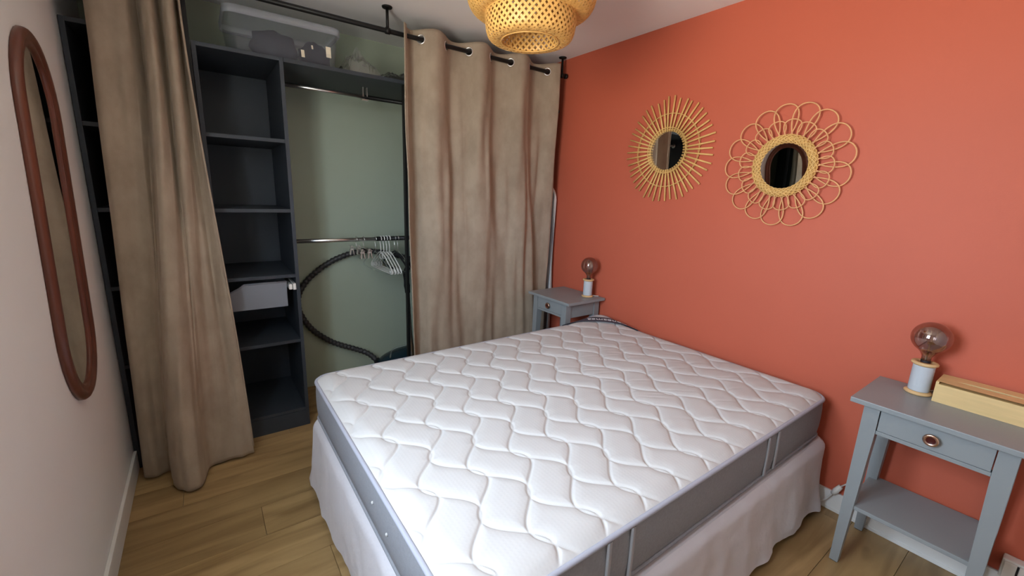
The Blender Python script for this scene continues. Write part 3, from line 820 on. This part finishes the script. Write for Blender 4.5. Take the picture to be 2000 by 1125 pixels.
for v_ in tm.vertices:
    s = 0.60 - v_.co.x / 0.49 * 1.25; w = -v_.co.y / 0.030
    x, y, z = band_pt(s, w * 0.8 - 0.15)
    v_.co = Vector((x, y, z + 0.0085 + (v_.co.z > 0) * 0.0012)) - Vector(mt['_o'])
tm.materials.clear(); tm.materials.append(M['label_text'])
to = bpy.data.objects.new('lettering', tm); COL.objects.link(to); to.parent = bo
to.matrix_parent_inverse = Matrix.Identity(4)

# bed base with valance
BX0, BX1, BY0, BY1 = 0.318, 2.222, 0.545, 1.955
bb = thing('bed_base', ((BX0 + BX1) / 2, (BY0 + BY1) / 2, 0), 'low bed base hidden under a white creased valance skirt', 'bed base')
MB().box(BX0 + 0.02, BX1 - 0.02, BY0 + 0.02, BY1 - 0.02, 0.14, MZ0 - 0.012, 0.01).build('box_spring', M['skirt'], bb)
for lx in (BX0 + 0.12, BX1 - 0.12):
    for ly in (BY0 + 0.12, BY1 - 0.12):
        MB().lathe([(0, 0), (0.022, 0), (0.028, 0.14), (0, 0.14)], (lx, ly, 0.0), 16).build('leg', M['pale_wood'], bb)
base = dens(rrect(BX0, BX1, BY0, BY1, 0.04, 6), 0.012); nb = len(base)
mb = MB(); rings = []
nvz = 26
for j in range(nvz):
    t_ = j / (nvz - 1); ring = []
    for i, (x, y) in enumerate(base):
        dx = math.copysign(1, x - cx_) if abs(x - cx_) > hx_ - 0.03 else 0; dy = math.copysign(1, y - cy_) if abs(y - cy_) > hy_ - 0.03 else 0
        head = x > BX1 - 0.05 or (y > BY1 - 0.02 and x > 0.5)
        flare = 0.022 * t_
        wv = mnoise.noise(Vector((x * 5.5, y * 5.5, t_ * 1.3))) * 0.020 * t_ + mnoise.noise(Vector((x * 16, y * 16, t_ * 4))) * 0.006 * (0.3 + t_) + 0.004 * t_ * math.sin(34 * (x + y) + 2 * math.sin(5 * x))
        o_ = (flare + wv) * (0 if head else 1)
        if x < 0.45 and y > 1.85: o_ += 0.028 * t_ * sm(1.85, 1.97, y)
        hem = 0.030 + 0.014 * mnoise.noise(Vector((x * 7, y * 7, 3))) + 0.008 * mnoise.noise(Vector((x * 22, y * 22, 5)))
        zt_ = MZ0 - 0.006 + 0.004 * mnoise.noise(Vector((x * 9, y * 9, 0)))
        z = zt_ + (hem - zt_) * t_
        rnd_in = 0.02 * max(0, 1 - t_ * 9) ** 2
        ring.append((x + dx * (o_ - rnd_in), y + dy * (o_ - rnd_in), z))
    rings.append(ring)
loft(mb, rings, True, False); so_ = mb.build('valance', M['skirt'], bb)

# ------------------------------------------------------------------ nightstands
def nightstand(y0, wid, label, depth=0.352, x1=XR - 0.014):
    x0 = x1 - depth; y1 = y0 + wid; yc = (y0 + y1) / 2
    t = thing('nightstand', ((x0 + x1) / 2, yc, 0), label, 'nightstand', 'grey nightstands along the red wall')
    g = M['grey_paint']
    MB().box(x0, x1, y0, y1, 0.681, 0.700, 0.0025).build('tabletop', g, t)
    il = 0.020; yi = 0.040
    L = 0.046; l = 0.028
    for fx in (0, 1):
        for fy in (0, 1):
            ox = x0 + il if fx == 0 else x1 - 0.014
            sx = 1 if fx == 0 else -1
            oy = y0 + yi if fy == 0 else y1 - yi; sy = 1 if fy == 0 else -1
            def sq(s, z): return [(ox, oy, z), (ox + sx * s, oy, z), (ox + sx * s, oy + sy * s, z), (ox, oy + sy * s, z)]
            mb = MB(); b_, m_, tp_ = sq(l, 0.004), sq(L, 0.58), sq(L, 0.680)
            rings = [b_, m_, tp_]
            n = 4; vs = [p for r in rings for p in r]
            fs = [(j * n + i, j * n + (i + 1) % n, (j + 1) * n + (i + 1) % n, (j + 1) * n + i) for j in range(2) for i in range(n)] + [(3, 2, 1, 0), (8, 9, 10, 11)]
            mb.add(vs, fs)
            lg = mb.build('leg', g, t)
            MB().box(min(ox, ox + sx * l) + 0.003, max(ox, ox + sx * l) - 0.003, min(oy, oy + sy * l) + 0.003, max(oy, oy + sy * l) - 0.003, 0.0, 0.0039).build('foot_pad', M['blackplastic'], lg)
    fy0, fy1 = y0 + yi + L, y1 - yi - L
    xf = x0 + il
    for yy in (y0 + yi + 0.006, y1 - yi - 0.024):
        MB().box(xf + L + 0.0005, x1 - 0.014 - L - 0.0005, yy, yy + 0.018, 0.580, 0.680).build('side_apron', g, t)
    MB().box(x1 - 0.034, x1 - 0.018, fy0, fy1, 0.580, 0.680).build('back_apron', g, t)
    MB().box(xf + 0.004, xf + 0.03, fy0 + 0.0005, fy1 - 0.0005, 0.580, 0.594, 0.001).build('front_rail', g, t)
    d = MB().box(xf + 0.002, xf + 0.018, fy0 + 0.003, fy1 - 0.003, 0.596, 0.677, 0.0015).build('drawer_front', g, t)
    MB().box(xf + 0.0185, x1 - 0.05, fy0 + 0.008, fy1 - 0.008, 0.5965, 0.66).build('drawer_box', g, t)
    kb = MB(); kx = xf + 0.0018
    kb.lathe([(0.0, -0.0205), (0.0125, -0.0205), (0.015, -0.022), (0.019, -0.022), (0.0215, -0.018), (0.0195, -0.013), (0.008, -0.008), (0.007, 0.0), (0.0, 0.0)], (kx, yc, 0.637), 24, 'x', mis=[1, 0, 0, 0, 0, 0, 0, 0])
    kn = kb.build('knob', [M['copper'], M['knob_in']], d)
    kn['label'] = 'round copper knob with dark red centre'
    MB().box(xf + 0.006, x1 - 0.018, y0 + yi + 0.010, y1 - yi - 0.010, 0.252, 0.268, 0.002).build('lower_shelf', g, t)
    return t
nightstand(-0.030, 0.460, 'grey nightstand carrying the bamboo tissue box and a spool lamp')
nightstand(1.960, 0.430, 'grey nightstand standing between curtain and bed corner')

def spool_lamp(x, y, label, rz):
    t = thing('spool_lamp', (x, y, 0.70), label, 'lamp', 'spool lamps on the nightstands')
    z = 0.7005; c = (x, y, z)
    MB().lathe([(0, 0), (0.038, 0), (0.041, 0.003), (0.041, 0.007), (0.033, 0.012), (0, 0.012)], c, 32).build('base_disc', M['pale_wood'], t)
    pr = [(0, 0.012)]
    for k in range(19):
        zz = 0.0125 + k * 0.0053; pr += [(0.0305, zz), (0.0322, zz + 0.00265)]
    pr += [(0.0305, 0.1135), (0, 0.1135)]
    MB().lathe(pr, c, 32).build('thread_spool', M['thread'], t)
    MB().lathe([(0.0, 0.114), (0.033, 0.114), (0.0395, 0.119), (0.0395, 0.124), (0.037, 0.127), (0.021, 0.127), (0.020, 0.119), (0.0, 0.119)], c, 32).build('top_disc', M['pale_wood'], t)
    MB().lathe([(0, 0.1195), (0.0145, 0.1195), (0.0145, 0.134), (0, 0.134)], c, 24).build('socket', M['socket_slot'], t)
    # globe bulb: outer and inner glass surfaces, neck into the socket
    R = 0.0585; zc = 0.222; out = []
    out.append((0.0135, 0.1345)); out.append((0.0155, 0.150)); out.append((0.022, 0.163))
    a0 = math.atan2(-(zc - 0.172), 0.030)
    for k in range(22):
        a = a0 + (PI / 2 - a0) * k / 21; out.append((max(0.0003, R * math.cos(a)), zc + R * math.sin(a)))
    inn = [(max(0.0002, r - 0.0012), h + (0.0 if h < zc else -0.0006)) for r, h in reversed(out)]
    b = MB().lathe(out + inn + [out[0]], c, 40).build('bulb', M['smoke'], t)
    fm = MB()
    fm.tube([(x, y, z + 0.135), (x, y, z + 0.195)], 0.0035, 8)
    for k in range(5):
        a = 2 * PI * k / 5
        fm.tube([(x, y, z + 0.195), (x + 0.018 * math.cos(a), y + 0.018 * math.sin(a), z + 0.215), (x + 0.015 * math.cos(a + 0.6), y + 0.015 * math.sin(a + 0.6), z + 0.25)], 0.0008, 5)
    fm.build('filament', M['filament'], b)
    MB().tube(catmull([(x + 0.040, y - 0.012, z + 0.005), (x + 0.060, y - 0.025, z + 0.003), (x + 0.078, y - 0.035, z + 0.003)], 10), 0.0025, 6).build('cable', M['cable'], t)
    return t
spool_lamp(2.168, 0.297, 'smoked globe bulb lamp on a thread spool beside the bamboo tissue box', 0)
spool_lamp(2.165, 2.052, 'smoked globe bulb lamp on a thread spool, alone on the nightstand near the curtain', 0)
# tissue box
tb = thing('tissue_box', (2.185, 0.12, 0.70), 'pale bamboo tissue box with a long slot on the nightstand', 'tissue box')
a0, a1, b0, b1, zt = 2.122, 2.247, -0.015, 0.250, 0.778
prof = [(a0, 0.7005), (a0, zt - 0.002), (a0 + 0.002, zt), (a1 - 0.004, zt), (a1, zt - 0.004), (a1, 0.7005)]
mb = MB(); n = len(prof)
mb.add([(p[0], b0, p[1]) for p in prof] + [(p[0], b0 + 0.008, p[1]) for p in prof], [tuple(range(n)), tuple(range(2 * n - 1, n - 1, -1))] + [(i, (i + 1) % n, n + (i + 1) % n, n + i) for i in range(n)])
mb.build('end_panel', M['bamboo'], tb)
mb = MB()
mb.add([(p[0], b1 - 0.008, p[1]) for p in prof] + [(p[0], b1, p[1]) for p in prof], [tuple(range(n)), tuple(range(2 * n - 1, n - 1, -1))] + [(i, (i + 1) % n, n + (i + 1) % n, n + i) for i in range(n)])
mb.build('end_panel', M['bamboo'], tb)
MB().box(a0, a0 + 0.008, b0 + 0.008, b1 - 0.008, 0.7005, zt - 0.0085).build('front_panel', M['bamboo'], tb)
MB().box(a1 - 0.008, a1, b0 + 0.008, b1 - 0.008, 0.7005, zt - 0.0085).build('back_panel', M['bamboo'], tb)
# top with a lens shaped slot
mb = MB(); sc, sl, sw = (a0 + a1) / 2, 0.085, 0.010; yc_ = (b0 + b1) / 2
nn = 24; inner = []; 
for k in range(nn):
    a = 2 * PI * k / nn; inner.append((sc + sw * math.sin(a) * abs(math.sin(a)) ** 0.2, yc_ + sl * math.cos(a)))
outer = []
for (x, y) in inner:
    dx, dy = x - sc, y - yc_
    s1 = 1e9
    X0, Y0 = (a1 - a0) / 2, (b1 - b0) / 2 - 0.008
    an = math.atan2(dx / sw, dy / sl); dx, dy = math.sin(an) * X0 * 1.5, math.cos(an) * Y0 * 1.5
    f = max(abs(dx) / X0, abs(dy) / Y0); outer.append((sc + dx / f, yc_ + dy / f))
vs = [(x, y, zt) for x, y in inner] + [(x, y, zt) for x, y in outer] + [(x, y, zt - 0.008) for x, y in inner] + [(x, y, zt - 0.008) for x, y in outer]
fs = []
for i in range(nn):
    j = (i + 1) % nn
    fs += [(i, j, nn + j, nn + i), (2 * nn + i, 3 * nn + i, 3 * nn + j, 2 * nn + j), (i, 2 * nn + i, 2 * nn + j, j)]
mb.add(vs, fs); mb.build('lid_panel', M['bamboo'], tb)

# wall outlet and lamp cord
ot = thing('wall_outlet', (XR - 0.02, -0.06, 0.06), 'white surface-mounted wall outlet with a dark slot above the skirting', 'outlet')
MB().box(XR - 0.042, XR - 0.0005, -0.105, -0.018, 0.098, 0.176, 0.006).build('housing', M['white_plastic'], ot)
MB().box(XR - 0.050, XR - 0.0425, -0.098, -0.0605, 0.105, 0.169, 0.0015).build('cover_plate', M['white_plastic'], ot)
MB().box(XR - 0.050, XR - 0.0425, -0.0545, -0.025, 0.105, 0.169, 0.0015).build('cover_plate', M['white_plastic'], ot)
MB().box(XR - 0.0435, XR - 0.0422, -0.060, -0.055, 0.108, 0.166).build('slot', M['socket_slot'], ot)
cd = thing('lamp_cord', (2.245, 0.5, 0.0), 'white cord with inline switch between bed and nightstand', 'cord')  # lamp cord with its switch, rising behind the nightstand
MB().tube(catmull([(2.236, 0.60, 0.035), (2.232, 0.555, 0.022), (2.230, 0.52, 0.045), (2.232, 0.492, 0.098)], 24), 0.0035, 8).build('cable', M['cable'], cd)
MB().tube([(2.232, 0.493, 0.096), (2.233, 0.484, 0.116), (2.235, 0.470, 0.146)], [0.009, 0.013, 0.010], 10).build('switch', M['white_plastic'], cd)
MB().tube(catmull([(2.235, 0.470, 0.146), (2.238, 0.455, 0.166), (2.250, 0.43, 0.21), (2.256, 0.40, 0.33), (2.2575, 0.36, 0.5), (2.2575, 0.33, 0.69)], 24), 0.003, 8).build('cable', M['cable'], cd)

# ------------------------------------------------------------------ mirrors on the red wall
def wall_pt(c, r, a, off): return (XR - off, c[0] - r * math.cos(a), c[1] + r * math.sin(a))
# sunburst
c = (1.588, 1.672)
sbm = thing('sunburst_mirror', (XR, c[0], c[1]), 'round mirror ringed by straight cane rays, closer to the curtain', 'mirror')
MB().lathe([(0.0, -0.010), (0.119, -0.010), (0.119, -0.004), (0, -0.004)], (XR, c[0], c[1]), 48, 'x', smooth=False).build('glass', M['mirror'], sbm)
NR = 46
for k in range(NR):
    a = 2 * PI * k / NR + rnd.uniform(-0.012, 0.012); r1 = 0.292 + rnd.uniform(-0.012, 0.010)
    P0, P1 = Vector(wall_pt(c, 0.108, a, 0.016)), Vector(wall_pt(c, r1, a + rnd.uniform(-0.012, 0.012), 0.014))
    mid = (P0 + P1) / 2 + Vector((rnd.uniform(-0.002, 0.001), rnd.uniform(-0.0015, 0.0015), rnd.uniform(-0.0015, 0.0015)))
    MB().tube([P0, mid, P1], [0.0056, 0.0053, 0.0048], 6).build('cane_ray', M['rattan'], sbm)
def wrap_ring(c, r, off, amp, nw, rad, name, parent, m):
    for ph in (0, PI):
        pts = []
        for k in range(nw * 8):
            a = 2 * PI * k / (nw * 8); q_ = nw * a + ph
            pts.append(wall_pt(c, r + amp * 0.4 * math.cos(q_ * 1.0), a, off + amp * math.sin(q_)))
        MB().tube(pts, rad, 5, closed=True).build(name, m, parent)
wrap_ring(c, 0.205, 0.0145, 0.0055, NR // 2, 0.0022, 'binding_ring', sbm, M['rattan'])
wrap_ring(c, 0.128, 0.0160, 0.0062, NR // 2, 0.0026, 'binding_ring', sbm, M['rattan'])
MB().tube([wall_pt(c, 0.119, a, 0.0105) for a in np.linspace(0, 2 * PI, 64, endpoint=False)], 0.004, 6, closed=True).build('mirror_rim', M['rattan'], sbm)
# flower
c = (0.938, 1.566)
fm_ = thing('flower_mirror', (XR, c[0], c[1]), 'round mirror with a woven rim and looping cane petals', 'mirror')
MB().lathe([(0.0, -0.014), (0.112, -0.014), (0.112, -0.006), (0, -0.006)], (XR, c[0], c[1]), 48, 'x', smooth=False).build('glass', M['mirror'], fm_)
NPET = 17
def petal(a, r0, L_, w, off):
    """teardrop loop: leaves the rim narrow, rounds over at the tip"""
    pts = []
    for k in range(41):
        ph = -PI + 2 * PI * k / 40
        lx = r0 + L_ * (0.5 + 0.5 * math.cos(ph)) ** 0.80
        ly = w * math.sin(ph) * (0.82 + 0.18 * math.cos(ph)) 
        pts.append(wall_pt(c, math.hypot(lx, ly), a + math.atan2(ly, lx), off + 0.003 * math.sin(ph)))
    return pts[2:-2]
fm_.rotation_euler = (0, -0.032, 0); fm_.location.x -= 0.010
for k in range(NPET):
    a = 2 * PI * (k + 0.5) / NPET
    MB().tube(petal(a, 0.118, 0.158 + rnd.uniform(-0.006, 0.006), 0.061, 0.012), 0.0029, 6).build('outer_petal', M['rattan_loop'], fm_)
for k in range(NPET):
    a = 2 * PI * k / NPET
    MB().tube(petal(a, 0.118, 0.087 + rnd.uniform(-0.003, 0.003), 0.043, 0.019), 0.0026, 6).build('inner_petal', M['rattan_loop'], fm_)
mb = MB()                                             # woven rim: many strands braided round the ring
for fam in (1, -1):
    for s in range(34):
        pts = []
        for k in range(15):
            t_ = k / 14; th = PI * (0.02 + 0.96 * t_)
            a = 2 * PI * s / 34 + fam * 0.30 * (t_ - 0.5) * 2
            rr0 = 0.122 - 0.0185 * math.cos(th); off = 0.010 + 0.0165 * math.sin(th) + 0.0012 * fam * math.cos(9 * t_ * PI)
            pts.append(wall_pt(c, rr0, a, off))
        mb.tube(pts, 0.0031, 5)
tag(mb.build('woven_rim', M['rattan'], fm_), kind='stuff')
mb = MB(); prof = []
pts = []
for k in range(64):
    a = 2 * PI * k / 64
    for j in range(9):
        th = PI * j / 8; pts.append(wall_pt(c, 0.122 - 0.0165 * math.cos(th), a, 0.006 + 0.0165 * math.sin(th)))
fs = [(k * 9 + j, k * 9 + j + 1, ((k + 1) % 64) * 9 + j + 1, ((k + 1) % 64) * 9 + j) for k in range(64) for j in range(8)]
mb.add(pts, fs, 0, True); mb.build('rim_core', M['rim_core'], fm_)

# ------------------------------------------------------------------ oval mirror on the white wall
om = thing('oval_mirror', (XL + 0.001, 1.97, 1.248), 'long oval wall mirror in a reddish brown wooden frame', 'mirror')
om['_o'] = [0, 0, 0]
def stadium(hw, hh, n=20):
    pts = []; st = hh - hw * 1.25
    for k in range(n + 1):
        a = PI * k / n; pts.append((hw * math.cos(a), st + hw * 1.25 * math.sin(a)))
    for k in range(n + 1):
        a = PI + PI * k / n; pts.append((hw * math.cos(a), -st + hw * 1.25 * math.sin(a)))
    return pts
HW, HH = 0.20, 0.585
prof = [(0.0, 0.0), (0.0, 0.010), (0.005, 0.018), (0.014, 0.023), (0.024, 0.021), (0.030, 0.016), (0.036, 0.015), (0.044, 0.018), (0.050, 0.015), (0.054, 0.008), (0.054, 0.0)]
mb = MB(); rings = [[(d, y_, z_) for y_, z_ in stadium(HW - i, HH - i)] for i, d in prof]
nn = len(rings[0]); vs = [p for r in rings for p in r]; nr = len(rings)
fs = [(j * nn + i, j * nn + (i + 1) % nn, ((j + 1) % nr) * nn + (i + 1) % nn, ((j + 1) % nr) * nn + i) for j in range(nr) for i in range(nn)]
mb.add(vs, fs, 0, True); mb.build('frame', M['mahogany'], om)
st = stadium(HW - 0.054, HH - 0.054); n = len(st)
mb = MB(); mb.add([(0.009, y_, z_) for y_, z_ in st] + [(0.003, y_, z_) for y_, z_ in st], [tuple(range(n)), tuple(range(2 * n - 1, n - 1, -1))] + [(i, (i + 1) % n, n + (i + 1) % n, n + i) for i in range(n)])
mb.build('glass', M['mirror'], om)
om.rotation_euler = (-0.11, 0, 0)

# ------------------------------------------------------------------ woven ceiling lamp
PX, PY = 1.129, 1.483
lamp = thing('pendant_lamp', (PX, PY, H), 'tiered woven bamboo lampshade hanging under the ceiling', 'ceiling lamp')
def weave(prof, nstrip, twist, width, name, dens_end=0.0):
    P = resample(catmull(prof, 200), 60)
    s = np.concatenate([[0], np.cumsum(np.linalg.norm(np.diff(P, axis=0), axis=1))])
    mb = MB()
    for fam in (1, -1):
        for k in range(nstrip):
            vs = []
            # integrate the helix so the strips keep about 45 degrees
            a = 2 * PI * k / nstrip; prev = None
            path = []
            for i in range(60):
                r, z = P[i]
                if i: a += fam * twist * (s[i] - s[i - 1]) / max(r, 0.05)
                over = 0.0009 * fam * math.cos(a * nstrip * 0.5 * 1.0 + fam * 0)
                dr = P[min(i + 1, 59)] - P[max(i - 1, 0)]; dr = dr / np.linalg.norm(dr); nr_ = np.array((dr[1], -dr[0]))
                rr0, zz = r + nr_[0] * over, z + nr_[1] * over
                path.append((Vector((PX + rr0 * math.cos(a), PY + rr0 * math.sin(a), zz)), Vector((nr_[0] * math.cos(a), nr_[0] * math.sin(a), nr_[1]))))
            for i in range(60):
                t_ = (path[min(i + 1, 59)][0] - path[max(i - 1, 0)][0]).normalized()
                n_ = path[i][1].normalized(); b_ = t_.cross(n_).normalized()
                vs += [path[i][0] + b_ * width / 2 + n_ * 0.0005, path[i][0] - b_ * width / 2 + n_ * 0.0005, path[i][0] - b_ * width / 2 - n_ * 0.0005, path[i][0] + b_ * width / 2 - n_ * 0.0005]
            fs = [(4 * i + q_, 4 * i + (q_ + 1) % 4, 4 * i + 4 + (q_ + 1) % 4, 4 * i + 4 + q_) for i in range(59) for q_ in range(4)]
            mb.add(vs, fs)
    o = mb.build(name, M['bamboo_strip'], lamp); o['kind'] = 'stuff'; return o
weave([(0.165, 2.150), (0.175, 2.12), (0.179, 2.07), (0.175, 2.025), (0.165, 1.999), (0.150, 1.989), (0.132, 1.986), (0.116, 1.988)], 46, 0.95, 0.0085, 'lower_tier')
weave([(0.115, 1.988), (0.110, 1.998), (0.108, 2.03), (0.108, 2.07), (0.109, 2.10)], 27, 0.95, 0.0080, 'inner_tier')
weave([(0.222, 2.270), (0.245, 2.24), (0.254, 2.19), (0.252, 2.14), (0.240, 2.105), (0.214, 2.084), (0.178, 2.080)], 70, 0.95, 0.0092, 'middle_tier')
weave([(0.165, 2.350), (0.185, 2.335), (0.196, 2.305), (0.200, 2.277), (0.208, 2.268), (0.222, 2.270)], 52, 0.95, 0.0092, 'upper_tier')
for r, z in ((0.114, 1.9865), (0.109, 2.10), (0.178, 2.079), (0.222, 2.270), (0.165, 2.350)):
    MB().tube([(PX + r * math.cos(a), PY + r * math.sin(a), z) for a in np.linspace(0, 2 * PI, 72, endpoint=False)], 0.003, 6, closed=True).build('hoop', M['bamboo_strip'], lamp)
MB().lathe([(0, H - 0.03), (0.045, H - 0.03), (0.05, H - 0.001), (0, H - 0.0005)], (PX, PY, 0), 24).build('ceiling_cap', M['white_plastic'], lamp)
MB().tube([(PX, PY, H - 0.03), (PX, PY, 2.215)], 0.003, 8).build('cord', M['cable'], lamp)
MB().lathe([(0, 2.155), (0.020, 2.155), (0.021, 2.215), (0.0, 2.217)], (PX, PY, 0), 20).build('socket', M['white_plastic'], lamp)
mb = MB()
for k in range(3):
    a = 2 * PI * k / 3
    mb.tube([(PX + 0.02 * math.cos(a), PY + 0.02 * math.sin(a), 2.20), (PX + 0.19 * math.cos(a), PY + 0.19 * math.sin(a), 2.268), (PX + 0.221 * math.cos(a), PY + 0.221 * math.sin(a), 2.270)], 0.002, 5)
mb.build('spider', M['chrome'], lamp)
bulb = [(0.013, 2.155)] + [(0.03 * math.cos(a), 2.115 + 0.03 * math.sin(a)) for a in np.linspace(0.95, -PI / 2, 14)]
MB().lathe([(max(r, 0.0003), z) for r, z in bulb], (PX, PY, 0), 24).build('bulb', M['white_plastic'], lamp)

for o in list(bpy.data.objects):
    if '_o' in o: del o['_o']
